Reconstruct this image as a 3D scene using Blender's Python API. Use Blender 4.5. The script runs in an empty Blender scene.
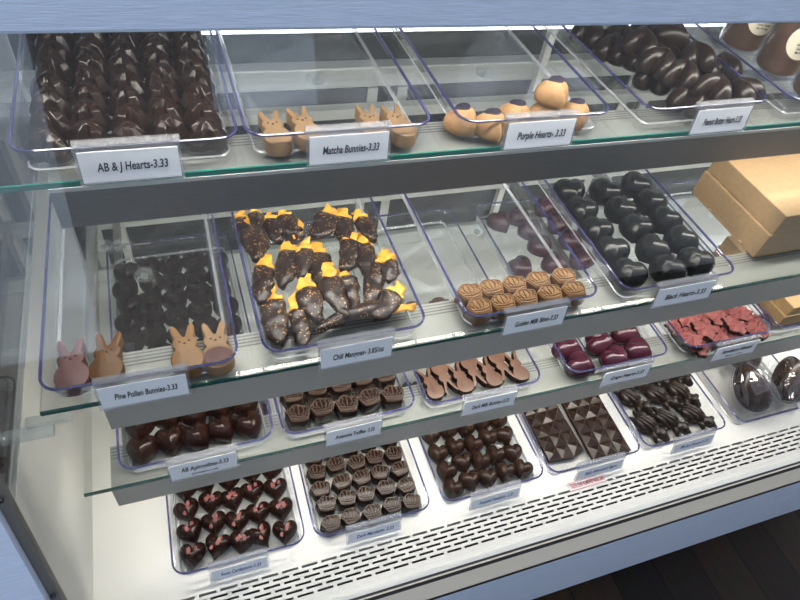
import bpy, bmesh, math, random
from mathutils import Vector, Matrix, noise
random.seed(7)
S = bpy.context.scene
COL = S.collection
PI = math.pi
ZC = 1.6                      # eye height above the shop floor
R = Matrix(((0.941, 0.148, 0.304), (-0.310, 0.738, 0.600), (0.135, 0.659, -0.740)))
FPX = 612.9
_p, _r, _y = math.radians(47.74526), math.radians(11.59048), math.radians(-26.8565)
R = (Matrix.Rotation(_y, 3, 'Z') @ Matrix.Rotation(-_p, 3, 'X') @ Matrix(((1, 0, 0), (0, 0, 1), (0, 1, 0))) @ Matrix.Rotation(_r, 3, 'Z'))

def at(u, v, z):
    """point on the horizontal plane z (world) seen at picture position u, v"""
    d = R @ Vector(((u - 400) / FPX, (300 - v) / FPX, 1))
    return Vector((0, 0, ZC)) + d * ((z - ZC) / d.z)

# ------------------------------------------------------------------ camera
cd = bpy.data.cameras.new('camera')
cam = bpy.data.objects.new('camera', cd); COL.objects.link(cam)
cd.sensor_width = 36; cd.lens = FPX / 800 * 36; cd.clip_start = .02
M3 = Matrix((R.col[0], R.col[1], -R.col[2])).transposed()
cam.matrix_world = Matrix.Translation((0, 0, ZC)) @ M3.to_4x4()
S.camera = cam
S.view_settings.view_transform = 'Standard'; S.view_settings.look = 'None'
S.view_settings.gamma = 1; S.view_settings.exposure = 0
S.view_settings.use_curve_mapping = False
try:
    S.cycles.transparent_max_bounces = 64; S.cycles.max_bounces = 10
    S.cycles.use_denoising = True
    S.cycles.sample_clamp_indirect = 4
    S.cycles.caustics_reflective = False; S.cycles.caustics_refractive = False
except Exception:
    pass

# ------------------------------------------------------------------ materials
def nt(name):
    m = bpy.data.materials.new(name); m.use_nodes = True
    t = m.node_tree
    return m, t, t.nodes['Principled BSDF']

def pbr(name, col, rough=.5, metal=0, spec=.5, bump=0, bscale=200, var=0, vscale=60, coat=0, stretch=None):
    m, t, b = nt(name)
    b.inputs['Base Color'].default_value = (*col, 1)
    b.inputs['Roughness'].default_value = rough
    b.inputs['Metallic'].default_value = metal
    b.inputs['Specular IOR Level'].default_value = spec
    b.inputs['Coat Weight'].default_value = coat
    if bump or var:
        tc = t.nodes.new('ShaderNodeTexCoord'); src = tc.outputs['Object']
        if stretch:
            mp = t.nodes.new('ShaderNodeMapping'); mp.inputs['Scale'].default_value = stretch
            t.links.new(src, mp.inputs[0]); src = mp.outputs[0]
    if bump:
        n = t.nodes.new('ShaderNodeTexNoise'); n.inputs['Scale'].default_value = bscale
        n.inputs['Detail'].default_value = 4
        bp = t.nodes.new('ShaderNodeBump'); bp.inputs['Strength'].default_value = bump; bp.inputs['Distance'].default_value = .002
        t.links.new(src, n.inputs['Vector']); t.links.new(n.outputs['Fac'], bp.inputs['Height'])
        t.links.new(bp.outputs[0], b.inputs['Normal'])
    if var:
        n = t.nodes.new('ShaderNodeTexNoise'); n.inputs['Scale'].default_value = vscale; n.inputs['Detail'].default_value = 5
        r = t.nodes.new('ShaderNodeValToRGB')
        r.color_ramp.elements[0].position = .3; r.color_ramp.elements[1].position = .7
        r.color_ramp.elements[0].color = (*[c * (1 - var) for c in col], 1)
        r.color_ramp.elements[1].color = (*[min(1, c * (1 + var)) for c in col], 1)
        t.links.new(src, n.inputs['Vector']); t.links.new(n.outputs['Fac'], r.inputs[0]); t.links.new(r.outputs[0], b.inputs['Base Color'])
    return m

def clear(name, tint, f0=.04, gloss=.03, haze=0, hazecol=(1, 1, 1), bump=0, bscale=40, cap=.9):
    """thin clear sheet: straight-through transparency, mirror sheen growing at glancing angles"""
    m = bpy.data.materials.new(name); m.use_nodes = True
    t = m.node_tree; t.nodes.clear(); N = t.nodes.new; L = t.links.new
    out = N('ShaderNodeOutputMaterial'); tr = N('ShaderNodeBsdfTransparent'); tr.inputs[0].default_value = (*tint, 1)
    gl = N('ShaderNodeBsdfGlossy'); gl.inputs['Roughness'].default_value = gloss; gl.inputs['Color'].default_value = (1, 1, 1, 1)
    lw = N('ShaderNodeLayerWeight'); lw.inputs[0].default_value = .5
    pw = N('ShaderNodeMath'); pw.operation = 'POWER'; pw.inputs[1].default_value = 5
    ma = N('ShaderNodeMath'); ma.operation = 'MULTIPLY_ADD'; ma.inputs[1].default_value = cap - f0; ma.inputs[2].default_value = f0
    L(lw.outputs['Facing'], pw.inputs[0]); L(pw.outputs[0], ma.inputs[0])
    mx = N('ShaderNodeMixShader'); L(ma.outputs[0], mx.inputs[0]); L(gl.outputs[0], mx.inputs[2])
    base = tr.outputs[0]
    if haze:
        df = N('ShaderNodeBsdfDiffuse'); df.inputs[0].default_value = (*hazecol, 1)
        m2 = N('ShaderNodeMixShader'); m2.inputs[0].default_value = haze
        L(tr.outputs[0], m2.inputs[1]); L(df.outputs[0], m2.inputs[2]); base = m2.outputs[0]
    if bump:
        tc = N('ShaderNodeTexCoord'); n = N('ShaderNodeTexNoise'); n.inputs['Scale'].default_value = bscale
        bp = N('ShaderNodeBump'); bp.inputs['Strength'].default_value = bump; bp.inputs['Distance'].default_value = .004
        L(tc.outputs['Object'], n.inputs['Vector']); L(n.outputs['Fac'], bp.inputs['Height']); L(bp.outputs[0], gl.inputs['Normal'])
    L(base, mx.inputs[1]); L(mx.outputs[0], out.inputs[0])
    return m

def emit(name, col, s):
    m = bpy.data.materials.new(name); m.use_nodes = True
    t = m.node_tree; t.nodes.clear()
    o = t.nodes.new('ShaderNodeOutputMaterial'); e = t.nodes.new('ShaderNodeEmission')
    e.inputs[0].default_value = (*col, 1); e.inputs[1].default_value = s
    t.links.new(e.outputs[0], o.inputs[0]); return m

def planks(name):
    m, t, b = nt(name); N = t.nodes.new; L = t.links.new
    tc = N('ShaderNodeTexCoord'); mp = N('ShaderNodeMapping'); mp.inputs['Rotation'].default_value = (0, 0, PI / 2)
    br = N('ShaderNodeTexBrick'); br.inputs['Scale'].default_value = 1
    br.inputs['Brick Width'].default_value = 1.1; br.inputs['Row Height'].default_value = .13
    br.inputs['Mortar Size'].default_value = .002; br.inputs['Bias'].default_value = -.2
    br.inputs['Color1'].default_value = (.016, .013, .011, 1); br.inputs['Color2'].default_value = (.060, .036, .021, 1)
    br.inputs['Mortar'].default_value = (.006, .005, .005, 1)
    ns = N('ShaderNodeTexNoise'); ns.inputs['Scale'].default_value = 14; ns.inputs['Detail'].default_value = 6
    m2 = N('ShaderNodeMapping'); m2.inputs['Scale'].default_value = (5, .7, 1)
    mx = N('ShaderNodeMixRGB'); mx.blend_type = 'MULTIPLY'; mx.inputs[0].default_value = .75
    L(tc.outputs['Object'], mp.inputs[0]); L(mp.outputs[0], br.inputs[0])
    L(tc.outputs['Object'], m2.inputs[0]); L(m2.outputs[0], ns.inputs['Vector'])
    L(br.outputs['Color'], mx.inputs[1]); L(ns.outputs['Color'], mx.inputs[2]); L(mx.outputs[0], b.inputs['Base Color'])
    b.inputs['Roughness'].default_value = .6; b.inputs['Specular IOR Level'].default_value = .15
    return m

def speckled(name, base, speck, thr, scale, rough, bump=.4):
    m, t, b = nt(name); N = t.nodes.new; L = t.links.new
    tc = N('ShaderNodeTexCoord'); v = N('ShaderNodeTexVoronoi'); v.inputs['Scale'].default_value = scale
    lt = N('ShaderNodeMath'); lt.operation = 'LESS_THAN'; lt.inputs[1].default_value = thr
    n = N('ShaderNodeTexNoise'); n.inputs['Scale'].default_value = 45
    gt = N('ShaderNodeMath'); gt.operation = 'GREATER_THAN'; gt.inputs[1].default_value = .45
    mu = N('ShaderNodeMath'); mu.operation = 'MULTIPLY'
    mx = N('ShaderNodeMixRGB'); mx.inputs[1].default_value = (*base, 1); mx.inputs[2].default_value = (*speck, 1)
    L(tc.outputs['Object'], v.inputs['Vector']); L(tc.outputs['Object'], n.inputs['Vector'])
    L(v.outputs['Distance'], lt.inputs[0]); L(n.outputs['Fac'], gt.inputs[0])
    L(lt.outputs[0], mu.inputs[0]); L(gt.outputs[0], mu.inputs[1]); L(mu.outputs[0], mx.inputs[0])
    L(mx.outputs[0], b.inputs['Base Color'])
    bp = N('ShaderNodeBump'); bp.inputs['Strength'].default_value = bump; bp.inputs['Distance'].default_value = .002
    n2 = N('ShaderNodeTexNoise'); n2.inputs['Scale'].default_value = 160; L(tc.outputs['Object'], n2.inputs['Vector'])
    L(n2.outputs['Fac'], bp.inputs['Height']); L(bp.outputs[0], b.inputs['Normal'])
    b.inputs['Roughness'].default_value = rough
    return m

MAT = dict(
    choc=pbr('dark_chocolate', (.017, .0080, .0050), .24, spec=.30, bump=.12, bscale=120),
    choc_satin=pbr('satin_dark_chocolate', (.015, .0085, .0058), .30, spec=.30, bump=.08, bscale=90),
    choc_gloss=pbr('glossy_dark_chocolate', (.016, .006, .0038), .20, spec=.30, bump=.08, bscale=90),
    choc_mid=pbr('mid_brown_chocolate', (.024, .0118, .0078), .27, spec=.30, bump=.1, bscale=90),
    choc_relief=pbr('raised_lines_with_sheen', (.075, .047, .034), .40, bump=.1, bscale=90),  # paler than the body: sheen put into the colour, with bloom on bar edges
    choc_black=pbr('black_chocolate', (.008, .009, .009), .22, spec=.30, bump=.05, bscale=80),
    choc_grape=pbr('purple_chocolate', (.045, .008, .018), .20, bump=.12, bscale=90),
    choc_milk=pbr('milk_chocolate', (.105, .052, .033), .45, bump=.08, var=.12),
    matcha=pbr('tan_chocolate', (.22, .135, .068), .5, bump=.1, var=.08),
    ochre=pbr('ochre_chocolate', (.095, .040, .006), .45, bump=.1, var=.1),
    ochre_pale=pbr('pale_ochre_chocolate', (.19, .100, .036), .45, bump=.1, var=.08),
    mauve=pbr('mauve_chocolate', (.115, .056, .054), .5, bump=.1, var=.15),
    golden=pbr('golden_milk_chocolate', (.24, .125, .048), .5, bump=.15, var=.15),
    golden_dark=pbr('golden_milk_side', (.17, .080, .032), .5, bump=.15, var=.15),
    tan_shell=pbr('tan_crumb_shell', (.36, .20, .085), .6, bump=.6, bscale=70, var=.2, vscale=90),
    petal_purple=pbr('purple_petal', (.013, .009, .024), .6, bump=.8, bscale=160, var=.5, vscale=200),
    petal_rose=pbr('rose_petal', (.16, .035, .034), .5, bump=.6, bscale=200, var=.5, vscale=150),
    bark_pink=pbr('strawberry_pink', (.21, .055, .052), .6, bump=.9, bscale=120, var=.3, vscale=120),
    mango=pbr('dried_mango', (.86, .40, .045), .45, bump=.5, bscale=90, var=.2, vscale=80),
    mango_choc=speckled('sprinkled_chocolate', (.016, .0075, .0048), (.62, .33, .12), .24, 300, .34),
    face=pbr('dark_dot', (.03, .015, .012), .5),
    tray=clear('clear_acrylic', (.975, .98, .985), .03, .03, .006),
    rim=clear('violet_blue_acrylic_edge', (.36, .36, .58), .05, .08, .35, (.11, .11, .29)),
    holder=clear('clear_plastic_holder', (.90, .91, .94), .06, .06, .10),
    shelf=clear('shelf_glass', (.972, .980, .974), .035, .01, .002),
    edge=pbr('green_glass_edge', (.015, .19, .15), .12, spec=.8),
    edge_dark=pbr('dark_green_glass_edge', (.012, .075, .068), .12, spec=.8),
    base_highlight=clear('acrylic_base_highlight', (.90, .92, .94), .12, .12, .30),  # white haze put in for the highlight along each tray's base fillet
    front=clear('front_glass', (.985, .99, .988), .048, .004),
    cello=clear('cellophane', (.975, .975, .98), .075, .03, .004, bump=.25, bscale=60, cap=.9),
    paper=pbr('label_paper', (.84, .86, .90), .7),
    ink=pbr('black_ink', (.012, .012, .014), .7),
    blueink=pbr('blue_ink', (.06, .10, .32), .7),
    redink=pbr('red_ink', (.75, .13, .08), .7),
    steel=pbr('brushed_steel', (.24, .245, .25), .34, metal=1, bump=.25, bscale=30, stretch=(2, 60, 120), var=.12, vscale=25),
    alu=pbr('satin_aluminium', (.43, .415, .375), .45, metal=.25, bump=.08, bscale=40, stretch=(2, 60, 60)),
    rail_top=pbr('rail_top_metal', (.36, .37, .345), .38, metal=.35),
    groove=pbr('dark_groove', (.17, .17, .165), .6),
    deck=pbr('white_enamel', (.80, .79, .75), .32, var=.03, vscale=6),
    dark=pbr('black_void', (.008, .008, .008), .8),
    gasket=pbr('black_rubber', (.012, .012, .013), .5),
    ledge=pbr('pale_steel_ledge', (.82, .74, .60), .5, metal=.15, bump=.1, bscale=40, stretch=(2, 60, 60)),
    board=pbr('blue_painted_wood', (.60, .69, .85), .55, bump=.35, bscale=24, stretch=(3, 60, 60), var=.10, vscale=14),
    wallw=pbr('white_side_panel', (.54, .545, .52), .4, var=.05, vscale=7),
    frame=pbr('grey_metal_frame', (.17, .165, .15), .5, metal=.3),
    bolt=pbr('dark_bolt', (.05, .05, .05), .35, metal=.8),
    door=pbr('dark_door_glass', (.022, .027, .028), .12, spec=.6),
    doorrail=pbr('pale_door_rail', (.55, .57, .54), .4, metal=.2),
    backdrop=pbr('smoky_back_panel', (.035, .042, .04), .2, var=.8, vscale=9),
    kraft=pbr('kraft_card', (.32, .205, .095), .75, bump=.15, bscale=300, var=.10, vscale=120),
    cocoa=pbr('cocoa_powder', (.125, .058, .030), .75, bump=.5, bscale=60, var=.3, vscale=40),
    cream=pbr('cream_label', (.80, .72, .56), .7),
    postw=pbr('white_post', (.72, .72, .68), .4),
    postg=pbr('grey_arm', (.30, .30, .28), .4, metal=.5),
    clip=clear('clear_clip', (.86, .90, .90), .08, .05, .10),
    floor=planks('dark_plank_floor'),
    shopwall=pbr('shop_wall', (.46, .46, .45), .8),
    led=emit('warm_white_led', (1.0, .95, .86), 30.0),
    led_soft=emit('soft_rear_led', (.95, .98, 1.0), 5.0),
    led_top=emit('white_led_top', (1.0, .96, .88), 36.0),
    daylight=emit('daylight_window', (.66, .80, 1.0), 1.25),
)

# ------------------------------------------------------------------ mesh helpers
def finish(bm, name, mat, smooth=False, angle=None):
    bmesh.ops.recalc_face_normals(bm, faces=bm.faces)
    me = bpy.data.meshes.new(name); bm.to_mesh(me); bm.free()
    for m in (mat if isinstance(mat, (list, tuple)) else [mat]):
        me.materials.append(MAT[m] if isinstance(m, str) else m)
    if smooth:
        for p in me.polygons: p.use_smooth = True
        if angle is not None:
            me.set_sharp_from_angle(angle=math.radians(angle))
    return me

def link(name, data, parent=None, loc=(0, 0, 0), rot=(0, 0, 0)):
    o = bpy.data.objects.new(name, data); COL.objects.link(o)
    o.location = loc; o.rotation_euler = rot
    if parent: o.parent = parent
    return o

def tag(o, label, cat, group=None):
    o['label'] = label; o['category'] = cat
    if group: o['group'] = group
    return o

def thing(name, label, cat, loc=(0, 0, 0), rot=(0, 0, 0), group=None):
    o = link(name, None, None, loc, rot); o.empty_display_size = .02
    return tag(o, label, cat, group)

def structure(o):
    o['kind'] = 'structure'; return o

def box(bm, x0, x1, y0, y1, z0, z1, bev=0):
    n0 = len(bm.verts)
    r = bmesh.ops.create_cube(bm, size=1)
    for v in r['verts']:
        v.co = Vector((x0 + (v.co.x + .5) * (x1 - x0), y0 + (v.co.y + .5) * (y1 - y0), z0 + (v.co.z + .5) * (z1 - z0)))
    if bev:
        es = {e for v in r['verts'] for e in v.link_edges}
        bmesh.ops.bevel(bm, geom=list(es), offset=bev, segments=2, affect='EDGES', profile=.5)
    return bm

def boxmesh(name, mat, *a, bev=0):
    bm = bmesh.new(); box(bm, *a, bev=bev); return finish(bm, name, mat)

def prism_x(bm, prof, x0, x1):
    """extrude a y-z outline along x"""
    a = [bm.verts.new((x0, y, z)) for y, z in prof]; b = [bm.verts.new((x1, y, z)) for y, z in prof]
    n = len(prof)
    for i in range(n):
        bm.faces.new((a[i], a[(i + 1) % n], b[(i + 1) % n], b[i]))
    bm.faces.new(a); bm.faces.new(b)

def loft(bm, rings, cap0=True, cap1=True, closed=False):
    vs = [[bm.verts.new(p) for p in r] for r in rings]
    n = len(vs[0]); m = len(vs)
    for k in range(m if closed else m - 1):
        a, b = vs[k], vs[(k + 1) % m]
        for i in range(n):
            bm.faces.new((a[i], a[(i + 1) % n], b[(i + 1) % n], b[i]))
    if not closed:
        if cap0: bm.faces.new(vs[0])
        if cap1: bm.faces.new(vs[-1])
    return vs

def inset_outline(pts, d):
    n = len(pts); out = []
    for i in range(n):
        p0, p, p1 = Vector(pts[i - 1]), Vector(pts[i]), Vector(pts[(i + 1) % n])
        e0 = (p - p0).normalized(); e1 = (p1 - p).normalized()
        nn = Vector((-(e0.y + e1.y), e0.x + e1.x))
        if nn.length < 1e-6: nn = Vector((-e0.y, e0.x))
        nn.normalize(); out.append(tuple(p + nn * d))
    return out

def slab(bm, pts, z0, h, bev, taper=0):
    """rounded slab from a counter-clockwise outline"""
    rings = [[(x, y, z0) for x, y in inset_outline(pts, bev * .3)], [(x, y, z0 + bev * .4) for x, y in pts],
             [(x, y, z0 + h - bev) for x, y in inset_outline(pts, taper)],
             [(x, y, z0 + h - bev * .3) for x, y in inset_outline(pts, taper + bev * .35)],
             [(x, y, z0 + h) for x, y in inset_outline(pts, taper + bev)]]
    loft(bm, rings)

def ribbon(bm, pts, w, z0, z1, closed=False):
    """low raised line following pts"""
    n = len(pts); L = []; Rr = []
    for i in range(n):
        p0 = Vector(pts[i - 1] if (closed or i) else pts[i]); p1 = Vector(pts[(i + 1) % n] if (closed or i < n - 1) else pts[i])
        d = (p1 - p0).normalized(); nn = Vector((-d.y, d.x)) * w / 2
        L.append(Vector(pts[i]) + nn); Rr.append(Vector(pts[i]) - nn)
    rows = []
    for i in range(n):
        c = (L[i] + Rr[i]) / 2
        rows.append([bm.verts.new((*L[i], z0)), bm.verts.new((*(c + (L[i] - c) * .5), z1)), bm.verts.new((*(c + (Rr[i] - c) * .5), z1)), bm.verts.new((*Rr[i], z0))])
    for i in range(n if closed else n - 1):
        a, b = rows[i], rows[(i + 1) % n]
        for k in range(3): bm.faces.new((a[k], b[k], b[k + 1], a[k + 1]))

def ellipsoid(bm, c, r, rot=0, u=14, v=9, tilt=0):
    M = Matrix.Translation(c) @ Matrix.Rotation(rot, 4, 'Z') @ Matrix.Rotation(tilt, 4, 'X') @ Matrix.Diagonal((*r, 1))
    bmesh.ops.create_uvsphere(bm, u_segments=u, v_segments=v, radius=1, matrix=M)

def cyl(bm, c, r, h, axis='Z', n=20, r2=None):
    rt = {'Z': Matrix(), 'X': Matrix.Rotation(PI / 2, 4, 'Y'), 'Y': Matrix.Rotation(PI / 2, 4, 'X')}[axis]
    bmesh.ops.create_cone(bm, cap_ends=True, segments=n, radius1=r, radius2=r if r2 is None else r2, depth=h, matrix=Matrix.Translation(c) @ rt)

def remeshed(bm, name, mat, vox):
    me = bpy.data.meshes.new('t'); bm.to_mesh(me); bm.free()
    o = bpy.data.objects.new('t', me); COL.objects.link(o)
    md = o.modifiers.new('r', 'REMESH'); md.mode = 'VOXEL'; md.voxel_size = vox
    sm = o.modifiers.new('s', 'SMOOTH'); sm.iterations = 3
    dg = bpy.context.evaluated_depsgraph_get()
    r = bpy.data.meshes.new_from_object(o.evaluated_get(dg))
    bpy.data.objects.remove(o); r.name = name; r.materials.clear(); r.materials.append(MAT[mat])
    for p in r.polygons: p.use_smooth = True
    return r

def text_mesh(s, size, mat, shear=0, width=None):
    c = bpy.data.curves.new('t', 'FONT'); c.body = s; c.size = size; c.shear = shear
    c.align_x = 'CENTER'; c.align_y = 'CENTER'; c.extrude = .00012; c.offset = size * .018; c.resolution_u = 3
    o = bpy.data.objects.new('t', c); COL.objects.link(o)
    bpy.context.view_layer.update()
    dg = bpy.context.evaluated_depsgraph_get()
    me = bpy.data.meshes.new_from_object(o.evaluated_get(dg))
    bpy.data.objects.remove(o)
    if width:
        xs = [v.co.x for v in me.vertices]; k = width / (max(xs) - min(xs))
        for v in me.vertices: v.co.x *= k
    me.materials.clear(); me.materials.append(MAT[mat]); return me

# ------------------------------------------------------------------ confectionery shapes
def heart_pts(n, w, ln, rnd=0):
    ps = []
    for i in range(n):
        t = 2 * PI * i / n
        x = 16 * math.sin(t) ** 3; y = 13 * math.cos(t) - 5 * math.cos(2 * t) - 2 * math.cos(3 * t) - math.cos(4 * t)
        hx, hy = -x / 32, (y + 2.5) / 29.0; a = math.atan2(hy, hx)
        ps.append(((hx * (1 - rnd) + rnd * .5 * math.cos(a)) * w, (hy * (1 - rnd) + rnd * .5 * math.sin(a)) * ln))
    return ps            # counter-clockwise, lobes towards +y

def heart_mesh(name, mat, w, ln, h, crease=.3, edge=.28, pw=2.2, n=36, ridge=0, rnd=0):
    pts = heart_pts(n, w, ln, rnd); bm = bmesh.new(); rings = []
    rings.append([(x * .94, y * .94, 0) for x, y in pts])
    for r in (1.0, .985, .94, .86, .75, .62, .47, .31, .15):
        row = []
        for x, y in pts:
            px, py = x * r, y * r
            z = h * (edge + (1 - edge) * (1 - r ** pw) ** (1 / 1.6)) if r < 1 else h * edge * .6
            g = math.exp(-(px / (.11 * w)) ** 2) * max(0, min(1, (py + .05 * ln) / (.4 * ln)))
            z *= 1 - crease * g
            if ridge: z += ridge * h * math.exp(-(px / (.06 * w)) ** 2) * max(0, min(1, (-py + .1 * ln) / (.4 * ln)))
            row.append((px, py, z))
        rings.append(row)
    vs = loft(bm, rings, cap1=False)
    c = bm.verts.new((0, 0, h * (1 - crease * .1)))
    for i in range(n): bm.faces.new((vs[-1][i], vs[-1][(i + 1) % n], c))
    return finish(bm, name, mat, True)

def facet_heart(name, mat, w, ln, h, seed):
    rnd = random.Random(seed); bm = bmesh.new()
    o = [(0, .36), (-.2, .5), (-.44, .36), (-.5, .1), (-.32, -.22), (0, -.52), (.32, -.22), (.5, .1), (.44, .36), (.2, .5)]
    j = lambda k: (rnd.random() - .5) * k
    r0 = [(x * w * .95, y * ln * .95, 0) for x, y in o]
    r1 = [(x * w, y * ln, h * (.30 + j(.12))) for x, y in o]
    r2 = [(x * w * (.66 + j(.1)), y * ln * (.64 + j(.1)), h * (.78 + j(.14))) for x, y in o]
    r3 = [(x * w * (.34 + j(.1)), y * ln * (.32 + j(.1)), h * (.97 + j(.08))) for x, y in o]
    vs = loft(bm, [r0, r1, r2, r3], cap1=False)
    c = bm.verts.new((j(.1) * w, j(.1) * ln, h * 1.03))
    n = len(o)
    for i in range(n): bm.faces.new((vs[-1][i], vs[-1][(i + 1) % n], c))
    bmesh.ops.triangulate(bm, faces=[f for f in bm.faces if len(f.verts) == 4])
    es = [e for e in bm.edges if e.calc_face_angle(0) > .15]
    bmesh.ops.bevel(bm, geom=es, offset=.0006, segments=1, affect='EDGES')
    return finish(bm, name, mat)

def bunny_pts(L, wide=1.0):
    half = [(0, -.5), (.11, -.49), (.2, -.45), (.27, -.37), (.3, -.27), (.29, -.16), (.24, -.07), (.185, -.015), (.225, .035), (.24, .1), (.215, .16), (.185, .19),
            (.20, .26), (.225, .35), (.228, .43), (.205, .485), (.165, .497), (.12, .45), (.075, .35), (.035, .25)]
    p = [(x * L * wide, y * L) for x, y in half]
    return p + [(0, .215 * L)] + [(-x, y) for x, y in reversed(p[1:])]

def bunny_mesh(name, mat, L, h, bev=.0018, wide=1.0):
    bm = bmesh.new(); slab(bm, bunny_pts(L, wide), 0, h, bev)
    return finish(bm, name, mat, True, 35)

def crown_pts(w):
    p = [(-.34, -.36), (-.18, -.41), (0, -.425), (.18, -.41), (.34, -.36), (.40, -.22), (.46, -.04)]
    n = 40
    for i in range(n + 1):
        a = PI * i / n
        b = abs(math.sin(2.5 * a)) * .06
        p.append(((.46 + b) * math.cos(a), .04 + (.32 + b) * math.sin(a)))
    p += [(-.46, -.04), (-.40, -.22)]
    return [(x * w, y * w) for x, y in p]

def crown_meshes(bodymat, topmat, w, h):
    bm = bmesh.new(); pts = crown_pts(w); slab(bm, pts, 0, h, w * .03, taper=w * .02)
    body = finish(bm, 'body', bodymat, True, 40)
    bm = bmesh.new(); z0, z1 = h - .0003, h + w * .05
    q = inset_outline(pts, w * .07); ribbon(bm, q, w * .05, z0, z1, True)
    ribbon(bm, [(-.29 * w, -.24 * w), (0, -.30 * w), (.29 * w, -.24 * w)], w * .06, z0, z1)
    ribbon(bm, [(-.33 * w, -.13 * w), (0, -.19 * w), (.33 * w, -.13 * w)], w * .045, z0, z1)
    for k in (-1, 0, 1):
        ribbon(bm, [((k * .1) * w, -.1 * w), ((k * .2) * w, .08 * w), (k * .15 * w, .24 * w)], w * .05, z0, z1)
    for s in (-1, 1):
        ribbon(bm, [(s * .22 * w, -.06 * w), (s * .34 * w, .04 * w), (s * .30 * w, .17 * w)], w * .05, z0, z1)
    for k in range(5):
        a = PI * (k + .5) / 5
        ellipsoid(bm, (.36 * w * math.cos(a), (.03 + .25 * math.sin(a)) * w, h), (w * .035, w * .035, w * .04), u=8, v=5)
    return body, finish(bm, 'crown_relief', topmat, True, 50)

def frog_mesh(name, mat, k=1.0):
    bm = bmesh.new(); e = lambda c, r, rot=0, tilt=0: ellipsoid(bm, [v * k for v in c], [v * k for v in r], rot, 12, 8, tilt)
    e((0, .006, .011), (.0125, .021, .0105)); e((0, -.017, .011), (.0115, .012, .0085)); e((0, -.026, .008), (.0085, .007, .006))
    for s in (-1, 1):
        e((s * .0072, -.018, .018), (.0038, .004, .004))
        e((s * .012, .014, .008), (.0055, .014, .008), s * .35)
        e((s * .0155, .004, .005), (.004, .011, .005), -s * .5)
        e((s * .011, -.012, .006), (.0035, .008, .0055), s * .6); e((s * .015, -.018, .0025), (.004, .004, .0025))
        e((s * .008, .026, .006), (.004, .008, .005), -s * .3)
        e((s * .0045, .010, .0195), (.0016, .017, .003), 0, -.12)
        e((s * .0095, .012, .0165), (.0016, .015, .003), s * .1, -.15)
    e((0, .010, .021), (.0016, .018, .003), 0, -.12)
    for v in bm.verts: v.co.x *= .82; v.co.y *= 1.06
    return remeshed(bm, name, mat, .0011)

# ------------------------------------------------------------------ the case: levels (camera-relative values + eye height)
RIM = [ZC - .36039, ZC - .57337, ZC - .77824, ZC - .99170]     # tray rim heights: three shelves, then the deck
YF = [.52773, .41893, .42291, .34773]                          # front of each row of trays
TH = .0312                                                     # tray height
FL = [r - TH for r in RIM]                                     # surfaces carrying the trays
XL, XR, YB = -.217, 1.62, 1.03

# -- floor of the shop and the shop front behind the viewer
structure(link('floor', boxmesh('floor', 'floor', -4, 5, -1.75, 3.2, -.05, 0)))
def wall_mesh():
    bm = bmesh.new(); y0, y1 = -1.72, -1.60
    box(bm, -4, 5, y0, y1, 2.35, 3.0); box(bm, -.42, .15, y0, y1, 0, 2.35); box(bm, .15, .56, y0, y1, 0, 1.0)
    box(bm, .56, 5, y0, y1, 0, 2.35); box(bm, -4, -3.2, y0, y1, 0, 2.35); box(bm, -1.75, -1.66, y0, y1, 0, 2.35)
    return finish(bm, 'wall_front', 'shopwall')
structure(link('wall_front', wall_mesh()))
for k, (x0, x1, z0) in enumerate(((-3.2, -1.75, .03), (-1.66, -.42, .03), (.15, .56, 1.0))):
    structure(link('window_%d' % (k + 1), boxmesh('window', 'daylight', x0, x1, -1.68, -1.66, z0, 2.35)))

case = thing('display_case', 'long glass-fronted refrigerated display case with blue painted wood boards', 'display case', (0, 0, 0))
def part(name, me, parent=None): return link(name, me, parent or case)
DK = FL[3]
# deck with a slotted air grille along its front
bm = bmesh.new(); box(bm, XL, XR, .322, YB, DK - .02, DK); box(bm, XL, XR, .252, .272, DK - .02, DK)
part('deck', finish(bm, 'deck', 'deck'))
bm = bmesh.new(); rows, pit, sl = 6, .0315, .0255
ya, yb = .272, .322; rh = (yb - ya) / rows; bar = .0046
def quad(x0, x1, y0, y1, z=DK):
    bm.faces.new([bm.verts.new(p) for p in ((x0, y0, z), (x1, y0, z), (x1, y1, z), (x0, y1, z))])
for r in range(rows):
    y0 = ya + r * rh; quad(XL, XR, y0, y0 + bar)
    x = XL + (r % 2) * pit / 2 + .004; xe = XL
    while x + sl < XR - .01:
        quad(xe, x, y0 + bar, y0 + rh); xe = x + sl; x += pit
    quad(xe, XR, y0 + bar, y0 + rh)
ext = bmesh.ops.extrude_face_region(bm, geom=bm.faces[:])
bmesh.ops.translate(bm, verts=[g for g in ext['geom'] if isinstance(g, bmesh.types.BMVert)], vec=(0, 0, -.0022))
part('air_grille', finish(bm, 'air_grille', 'deck'))
bm = bmesh.new(); box(bm, XL, XR, .262, .33, DK - .09, DK - .045); part('air_duct', finish(bm, 'air_duct', 'dark'))
bm = bmesh.new(); prism_x(bm, [(.252, DK + .002), (.249, DK + .002), (.249, DK - .02), (.252, DK - .02)], XL, XR)
prism_x(bm, [(.246, DK + .000), (.242, DK - .004), (.242, DK - .02), (.246, DK - .02)], XL, XR); part('gasket', finish(bm, 'gasket', 'gasket'))
bm = bmesh.new(); prism_x(bm, [(.249, DK - .001), (.246, DK - .001), (.246, DK - .02), (.249, DK - .02)], XL, XR)
prism_x(bm, [(.242, DK - .006), (.228, DK - .042), (.228, DK - .06), (.25, DK - .06), (.25, DK - .021), (.242, DK - .02)], XL, XR); part('steel_ledge', finish(bm, 'steel_ledge', 'ledge'))
bm = bmesh.new(); box(bm, XL - .32, XR, .228, .252, ZC - 1.367, DK - .043, bev=.003); part('lower_board', finish(bm, 'lower_board', 'board'))
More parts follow.
